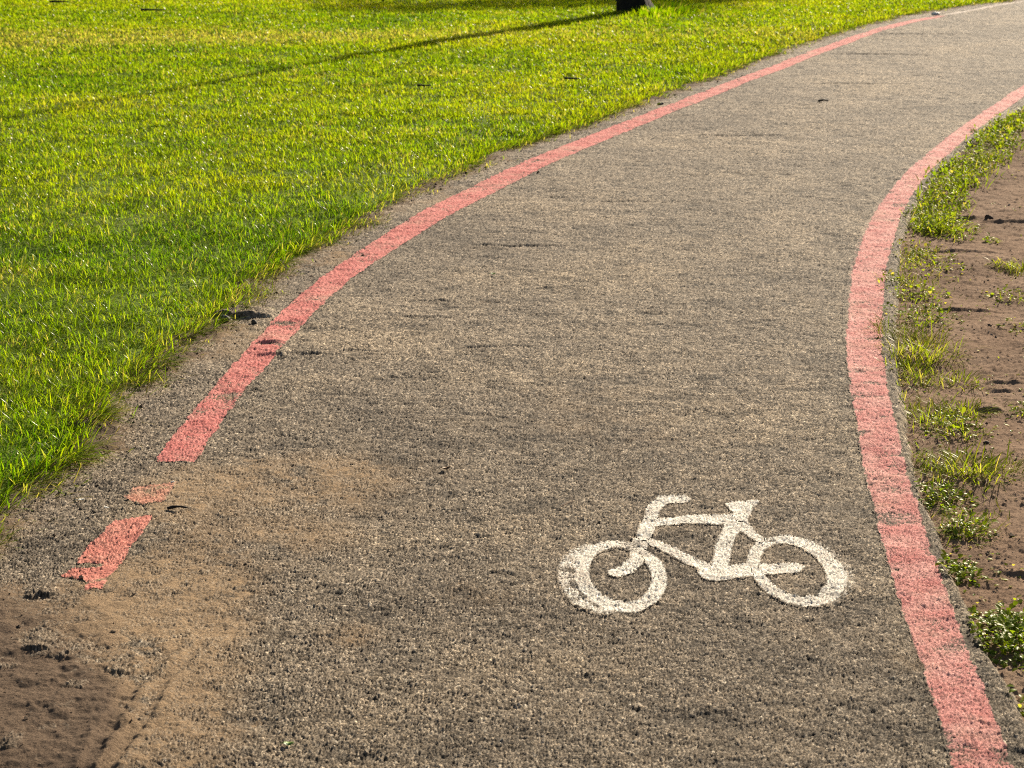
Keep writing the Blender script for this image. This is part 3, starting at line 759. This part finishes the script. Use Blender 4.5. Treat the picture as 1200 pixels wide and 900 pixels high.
# ------------------------------------------------------------------ trees
def tube_rings(path, rad, seg=18, lobes=0, seed=0):
    V = []; path = [Vector(p) for p in path]
    for i, p in enumerate(path):
        t = (path[min(i + 1, len(path) - 1)] - path[max(i - 1, 0)]).normalized()
        a = t.cross(Vector((0, 1, .01))).normalized(); b = t.cross(a)
        for s in range(seg):
            th = 2 * PI * s / seg; r = rad[i]
            if lobes: r *= 1 + .10 * math.sin(th * 5 + seed + i * .15) * (1.6 if i < 3 else .6) + .04 * math.sin(th * 11 + i)
            V.append(p + a * (math.cos(th) * r) + b * (math.sin(th) * r))
    n = len(path)
    Q = [[i * seg + s, i * seg + (s + 1) % seg, (i + 1) * seg + (s + 1) % seg, (i + 1) * seg + s] for i in range(n - 1) for s in range(seg)]
    V.append(path[-1]); top = [[(n - 1) * seg + s, (n - 1) * seg + (s + 1) % seg, len(V) - 1] for s in range(seg)]
    return np.array([tuple(v) for v in V]), [np.array(Q), np.array(top)]
def merge_plain(L):
    V, Fs, A = merge([(v, f, np.zeros((len(v), 4))) for v, f in L]); return V, Fs
def tree(label, x, y, spine, rads, crown_c, crown_r, nleaf, group=None, seed=1):
    r = np.random.default_rng(seed)
    root = tag(empty('tree', (x, y, -.02)), label, 'tree')
    L = [tube_rings(spine, rads, 20, 1, seed)]
    top = Vector(spine[-1]); low = Vector(spine[-3]); clumps = []
    for k in range(13):
        th = 2 * PI * k / 13 * 2.4; s = low.lerp(top, .15 + .8 * k / 13)
        e = Vector(crown_c) + Vector((math.cos(th) * crown_r[0] * .7, math.sin(th) * crown_r[1] * .7, (r.random() - .35) * crown_r[2]))
        m = s.lerp(e, .5) + Vector((0, 0, .18))
        L.append(tube_rings([s, s.lerp(m, .5) + Vector((0, 0, .05)), m, e], [.045, .035, .022, .008], 8))
        clumps += [m.lerp(e, .4), e, e + Vector((r.normal() * .4, r.normal() * .4, r.normal() * .3))]
    V, Fs = merge_plain(L)
    np_mesh('trunk', V, Fs, M_BARK, parent=root)
    c = np.array([tuple(v) for v in clumps]); per = nleaf // len(c)
    P = np.concatenate([q + r.normal(0, .33, (per, 3)) * (np.array(crown_r) / max(crown_r)) for q in c]); n = len(P)
    V, Fs, A = leaves(P, r.random(n) * 6.28, .09 + .06 * r.random(n), .045 + .03 * r.random(n), r.normal(-.2, .5, n), np.clip(r.normal(.5, .2, n), 0, 1), np.zeros(n))
    np_mesh('crown', V, Fs, M_LEAF, {'tint': A}, parent=root)
    return root
tree('dark flared tree trunk standing in the lawn, throwing a long thin shadow', 1.285, 23.15,
     [(.07, 0, -.06), (.045, 0, .02), (.02, 0, .10), (-.01, 0, .22), (-.05, 0, .5), (-.10, 0, 1.1), (-.13, .02, 2.2), (-.1, .03, 3.6), (-.05, .02, 5.2), (0, 0, 6.8), (.05, 0, 8.2), (.05, 0, 9.6)],
     [.235, .205, .18, .165, .15, .135, .10, .038, .019, .017, .015, .01], (0, 0, 9.3), (1.5, 1.5, 1.2), 5200, seed=3)
tree('tree beyond the lawn whose crown throws the shade along the top edge', 6.5, 38.9,
     [(0, 0, -.06), (0, 0, .05), (0, 0, .15), (0, 0, .3), (.02, 0, .8), (.05, 0, 1.5), (.05, 0, 2.4), (.0, 0, 3.4), (0, 0, 4.4), (0, 0, 5.4), (0, 0, 6.2), (0, 0, 7.2)],
     [.3, .26, .22, .2, .18, .17, .16, .14, .12, .09, .06, .02], (0, 0, 6.6), (3.2, 2.6, 1.5), 9000, seed=5)

# longer uncut grass round the foot of the tree
n = 1400; th = rng.random(n) * 6.28; rr = .15 + np.abs(rng.normal(0, .2, n))
bx = 1.46 + np.cos(th) * rr * 1.1 + .1 * rng.random(n); by = 23.15 + np.sin(th) * rr * 1.6
V, Fs, A = blades(np.stack([bx, by, lawn_height(bx.astype(F), by.astype(F)) - .005], 1), th + rng.normal(0, .6, n), (.05 + .09 * rng.random(n)) * np.clip(.55 + 2.2 * (bx - 1.2), .5, 1.), .010 + .006 * rng.random(n), .1 + .5 * rng.random(n), .4 + .5 * rng.random(n), np.clip(rng.normal(.42, .2, n), 0, 1), (rng.random(n) < .1) * .8, rows=4)
tag(np_mesh('grass', V, Fs, M_GRASS, {'tint': A}), 'long uncut grass round the foot of the tree', kind='stuff')

# ------------------------------------------------------------------ small things lying about
M_BROWN = mat_simple('dry_leaf_brown', (.10, .055, .022), (.22, .13, .055), 60., .7)
M_GREENL = mat_simple('green_leaf', (.07, .14, .012), (.14, .22, .03), 60., .45)
M_TWIG = mat_simple('twig_wood', (.16, .085, .045), (.28, .16, .09), 80., .8)
M_DARKW = mat_simple('dark_wet_wood', (.010, .008, .006), (.028, .021, .016), 80., .8)
M_PALE = mat_simple('pale_chip', (.62, .60, .52), (.75, .73, .66), 80., .6)
M_STONE = mat_simple('dark_stone', (.028, .024, .02), (.07, .06, .05), 60., .8)
M_CLOD = mat_simple('earth_clod', (.045, .030, .020), (.10, .066, .044), 60., .95)

def put(o, x, y, dz=0., rz=0.):
    o.location = (x, y, ground_z(x, y) + dz); o.rotation_euler = (0, 0, rz); return o
def leaf_obj(name, label, cat, x, y, ln, wd, mat, rz, lift=.004, cup=.3):
    ts = np.linspace(0, 1, 9); V = []
    for t in ts:
        w = wd * .5 * math.sin(PI * min(1, t * .97 + .02)) ** .75 * (1 - .25 * t)
        zc = cup * ln * (t - .5) ** 2 * 1.6 + .02 * ln * math.sin(t * 9)
        for s in (-1, -.5, 0, .5, 1): V.append((t * ln - ln / 2, s * w, zc + abs(s) * w * .55))
    V = np.array(V); n = len(V); V2 = np.concatenate([V, V - np.array([0, 0, .0008])])
    q = [[i * 5 + k, i * 5 + k + 1, i * 5 + k + 6, i * 5 + k + 5] for i in range(8) for k in range(4)]
    q = np.array(q); q2 = q[:, ::-1] + n
    rim = [k for k in range(5)] + [i * 5 + 4 for i in range(1, 9)] + [40 + k for k in (3, 2, 1, 0)] + [i * 5 for i in range(7, 0, -1)]
    side = np.array([[rim[(i + 1) % len(rim)], rim[i], rim[i] + n, rim[(i + 1) % len(rim)] + n] for i in range(len(rim))])
    o = np_mesh(name, V2, [np.concatenate([q, q2, side])], mat)
    stv, stf = tube_rings([(-ln / 2, 0, cup * ln * .4), (-ln * .62, .003, cup * ln * .3), (-ln * .78, .008, .001)], [.0012, .001, .0008], 6)
    sk = np_mesh('stalk', stv, stf, mat, parent=o)
    put(o, x, y, lift, rz); return tag(o, label, cat)
def twig_obj(label, cat, x, y, ln, r, mat, rz, bend=.1, kinks=6, side=False, lift=None, arch=0.):
    rg = np.random.default_rng(int(abs(x * 991 + y * 37)) + 1)
    pts = []; yy = 0
    for i in range(kinks + 1):
        t = i / kinks; yy += rg.normal(0, bend * ln / kinks)
        pts.append((ln * (t - .5), yy, r + arch * ln * math.sin(PI * t)))
    rad = [r * (1 - .55 * i / kinks) * (.85 + .3 * rg.random()) for i in range(kinks + 1)]
    L = [tube_rings(pts, rad, 8)]
    if side:
        p = Vector(pts[kinks // 2]); L.append(tube_rings([p, p + Vector((ln * .12, ln * .14, .3 * r)), p + Vector((ln * .2, ln * .3, r))], [r * .6, r * .45, r * .25], 7))
    V, Fs = merge_plain(L)
    o = np_mesh('twig', V, Fs, mat); put(o, x, y, .002 if lift is None else lift, rz); return tag(o, label, cat)
def pebble_obj(name, label, cat, x, y, s, mat, sc=(1, .8, .6), seed=1, group=None):
    import bmesh
    bm = bmesh.new(); bmesh.ops.create_icosphere(bm, subdivisions=3, radius=1)
    rg = np.random.default_rng(seed); d = [Vector(rg.normal(0, 1, 3)).normalized() for _ in range(9)]
    for v in bm.verts:
        k = 1 + sum(.07 * math.sin(3.5 * v.co.dot(q) + i * 2) for i, q in enumerate(d))
        v.co = Vector((v.co.x * sc[0], v.co.y * sc[1], v.co.z * sc[2])) * (k * s)
    me = bpy.data.meshes.new(name); bm.to_mesh(me); bm.free(); me.materials.append(mat)
    o = link(bpy.data.objects.new(name, me)); put(o, x, y, s * sc[2] * .35, rg.random() * 6); return tag(o, label, cat, group)

leaf_obj('dry_leaf', 'small curled brown leaf on the grey asphalt left of the path centre', 'leaf', -.185, 5.79, .028, .02, M_BROWN, .5, .005, .6)
leaf_obj('green_leaf', 'tiny green leaf on the asphalt in the middle of the path', 'leaf', -.078, 8.67, .024, .018, M_GREENL, .2, .005, .5)
leaf_obj('green_leaf', 'small green leaf on the sandy asphalt nearest the viewer', 'leaf', -.438, 3.885, .022, .017, M_GREENL, .1, .006, .6)
twig_obj('thin orange brown pine needle twig on asphalt above the bicycle', 'twig', .149, 5.475, .062, .0012, M_TWIG, .95, .06)
twig_obj('short black charred stick beside the red paint scrap', 'twig', -.892, 5.437, .052, .005, M_DARKW, .12, .04, arch=.08)
twig_obj('dark bent twig lying across the far asphalt', 'twig', 2.173, 14.914, .075, .009, M_DARKW, .1, .2, side=True, arch=.1)
twig_obj('black curled twig standing up in the grass at the top', 'twig', -1.367, 24.2, .16, .010, M_DARKW, .3, .5, side=True, lift=.06, arch=.5)
twig_obj('dark thin stick on the lawn below the long tree shadow', 'twig', -.632, 15.398, .10, .008, M_DARKW, -.2, .15, lift=.05)
twig_obj('dark stick on the lawn nearest the middle of the red stripe', 'twig', .441, 15.796, .12, .009, M_DARKW, -.5, .15, lift=.05)
twig_obj('long dark stick lying in the grass at the far left', 'twig', -5.0, 23.9, .22, .013, M_DARKW, 0., .1, lift=.06)
twig_obj('dark branch piece in the brownish far grass', 'twig', -3.73, 22.45, .26, .012, M_DARKW, .05, .12, lift=.06)
pebble_obj('pebble', 'white pebble beside the end of the long red stripe', 'pebble', -.941, 5.68, .0055, M_PALE, (1, .8, .9), 2)
leaf_obj('petal', 'pale petal on the asphalt near the grass, left of the red paint scrap', 'petal', -1.165, 5.52, .02, .012, M_PALE, .2)
leaf_obj('petal', 'pale yellowish petal between the grass and detached red block', 'petal', -1.079, 5.43, .018, .009, M_PALE, -.5)
pebble_obj('litter_scrap', 'crumpled white litter scrap at the far lawn edge', 'litter', 4.55, 23.2, .045, M_PALE, (1, .8, .55), 5)
pebble_obj('stone', 'dark stone on the far asphalt left of the red stripe', 'stone', 1.03, 14.80, .022, M_STONE, (1, .8, .6), 6)
pebble_obj('stone', 'dark lump at the grass edge in front of broken asphalt', 'stone', -1.068, 7.76, .02, M_STONE, (1.3, .9, .7), 7)
pebble_obj('stone', 'small dark stone beside the lump at the broken asphalt', 'stone', -.956, 7.73, .011, M_STONE, (1.2, .9, .8), 8)
pebble_obj('clod', 'dark round clod alone on the far brown earth', 'clod', 2.293, 10.165, .02, M_CLOD, (1, .8, .8), 9)
pebble_obj('clod', 'small dark clod of earth right of the tufts', 'clod', 1.421, 6.16, .009, M_CLOD, (1.2, .9, .7), 10)

# loose grit and crumbs of earth: uncountable
def grit(P, size, tone):
    n = len(P); base = np.array([(1, 0, 0), (0, 1, 0), (-1, 0, 0), (0, -1, 0), (0, 0, 1), (0, 0, -1)], float)
    J = rng.normal(0, .28, (n, 6, 3)); a = rng.random(n) * 6.28
    B = base[None] * np.array([1, .8, .6]) + J * np.array([1, 1, .5])
    X_ = B[..., 0] * np.cos(a)[:, None] - B[..., 1] * np.sin(a)[:, None]; Y_ = B[..., 0] * np.sin(a)[:, None] + B[..., 1] * np.cos(a)[:, None]
    V = (P[:, None, :] + np.stack([X_, Y_, B[..., 2]], 2) * size[:, None, None]).reshape(-1, 3)
    t = np.array([(0, 1, 4), (1, 2, 4), (2, 3, 4), (3, 0, 4), (1, 0, 5), (2, 1, 5), (3, 2, 5), (0, 3, 5)])
    return V, [(t[None] + (np.arange(n) * 6)[:, None, None]).reshape(-1, 3)], np.repeat(np.stack([tone, tone, tone, np.ones(n)], 1), 6, 0)
def mat_grit():
    m, nt = new_mat('loose_grit'); k = N(nt)
    t = k.attr('tint'); sep = k.n('ShaderNodeSeparateColor'); k.l(t.outputs['Color'], sep.inputs[0])
    p = k.principled(k.ramp(sep.outputs[0], [(0, (.05, .036, .026)), (.5, (.13, .09, .06)), (.85, (.24, .185, .13)), (1, (.48, .43, .36))]), .9, .1); k.out(p); return m
# right: bare earth
n = 5200; yy = 4.1 * np.exp(rng.random(n) * math.log(16 / 4.1)); xx = EDGE.at(yy) + .02 + np.abs(rng.normal(0, .45, n)) * (yy / 6) ** .8
k = fbm(xx.astype(F), yy.astype(F), .25, 700, 3) > -.12; xx, yy = xx[k], yy[k]; n1_ = len(xx)
sz = np.minimum(.0018 * (1 + rng.pareto(3.2, n1_)), .011) * (yy / 6) ** .5
g1_ = grit(np.stack([xx, yy, zs_at(xx, yy) + sz * .3], 1), sz, np.clip(rng.normal(.45, .22, n1_), 0, 1))
# left: shoulder between lawn and stripe, and the washed out soil
n = 2600; yy = 3.7 * np.exp(rng.random(n) ** 1.5 * math.log(17 / 3.7)); xx = LAWN.at(yy) + .02 + np.abs(rng.normal(0, .13, n)) * np.where(yy < 5.3, 2.2, 1.)
sz = np.minimum(.0016 * (1 + rng.pareto(3.0, n)), .009) * np.clip(yy / 6, .8, 2) ** .6
g2_ = grit(np.stack([xx, yy, path_fields(xx.astype(F), yy.astype(F))[0] + sz * .3], 1), sz, np.clip(rng.normal(.35, .25, n), 0, 1))
V, Fs, A = merge([g1_, g2_])
tag(np_mesh('grit', V, Fs, mat_grit(), {'tint': A}, smooth=False), 'loose grit and crumbs of earth beside the path', kind='stuff')

# ------------------------------------------------------------------ sky, sun, camera
EL, AZ = math.radians(25), math.radians(25.5)
w = bpy.data.worlds.new('World'); S.world = w; w.use_nodes = True
nt = w.node_tree; sky = nt.nodes.new('ShaderNodeTexSky'); sky.sky_type = 'NISHITA'; sky.sun_disc = False
sky.sun_elevation = EL; sky.sun_rotation = AZ; sky.dust_density = 4.0; sky.air_density = 1.0
nt.links.new(sky.outputs[0], nt.nodes['Background'].inputs[0]); nt.nodes['Background'].inputs[1].default_value = .05
sd = bpy.data.lights.new('sun', 'SUN'); sd.energy = 5.0; sd.angle = math.radians(.55); sd.color = (1., .89, .72)
so = bpy.data.objects.new('sun', sd); link(so)
d = Vector((-math.sin(AZ) * math.cos(EL), -math.cos(AZ) * math.cos(EL), -math.sin(EL)))
so.rotation_euler = d.to_track_quat('-Z', 'Y').to_euler(); so.location = (8, 15, 12)

cd = bpy.data.cameras.new('camera'); cd.sensor_width = 36; cd.lens = 75; cd.clip_start = .05; cd.clip_end = 3000
cd.dof.use_dof = True; cd.dof.focus_distance = 6.2; cd.dof.aperture_fstop = 11
co = bpy.data.objects.new('camera', cd); link(co); co.location = (0, 0, 1.7); co.rotation_euler = (math.radians(90 - 14), 0, 0)
S.camera = co
S.view_settings.view_transform = 'Standard'; S.view_settings.look = 'None'; S.view_settings.gamma = 1; S.view_settings.exposure = 1.15
S.cycles.use_denoising = False; S.cycles.filter_width = 1.05
S.cycles.max_bounces = 6; S.cycles.diffuse_bounces = 3; S.cycles.transmission_bounces = 3
print('done', round(time.time() - t0, 1))
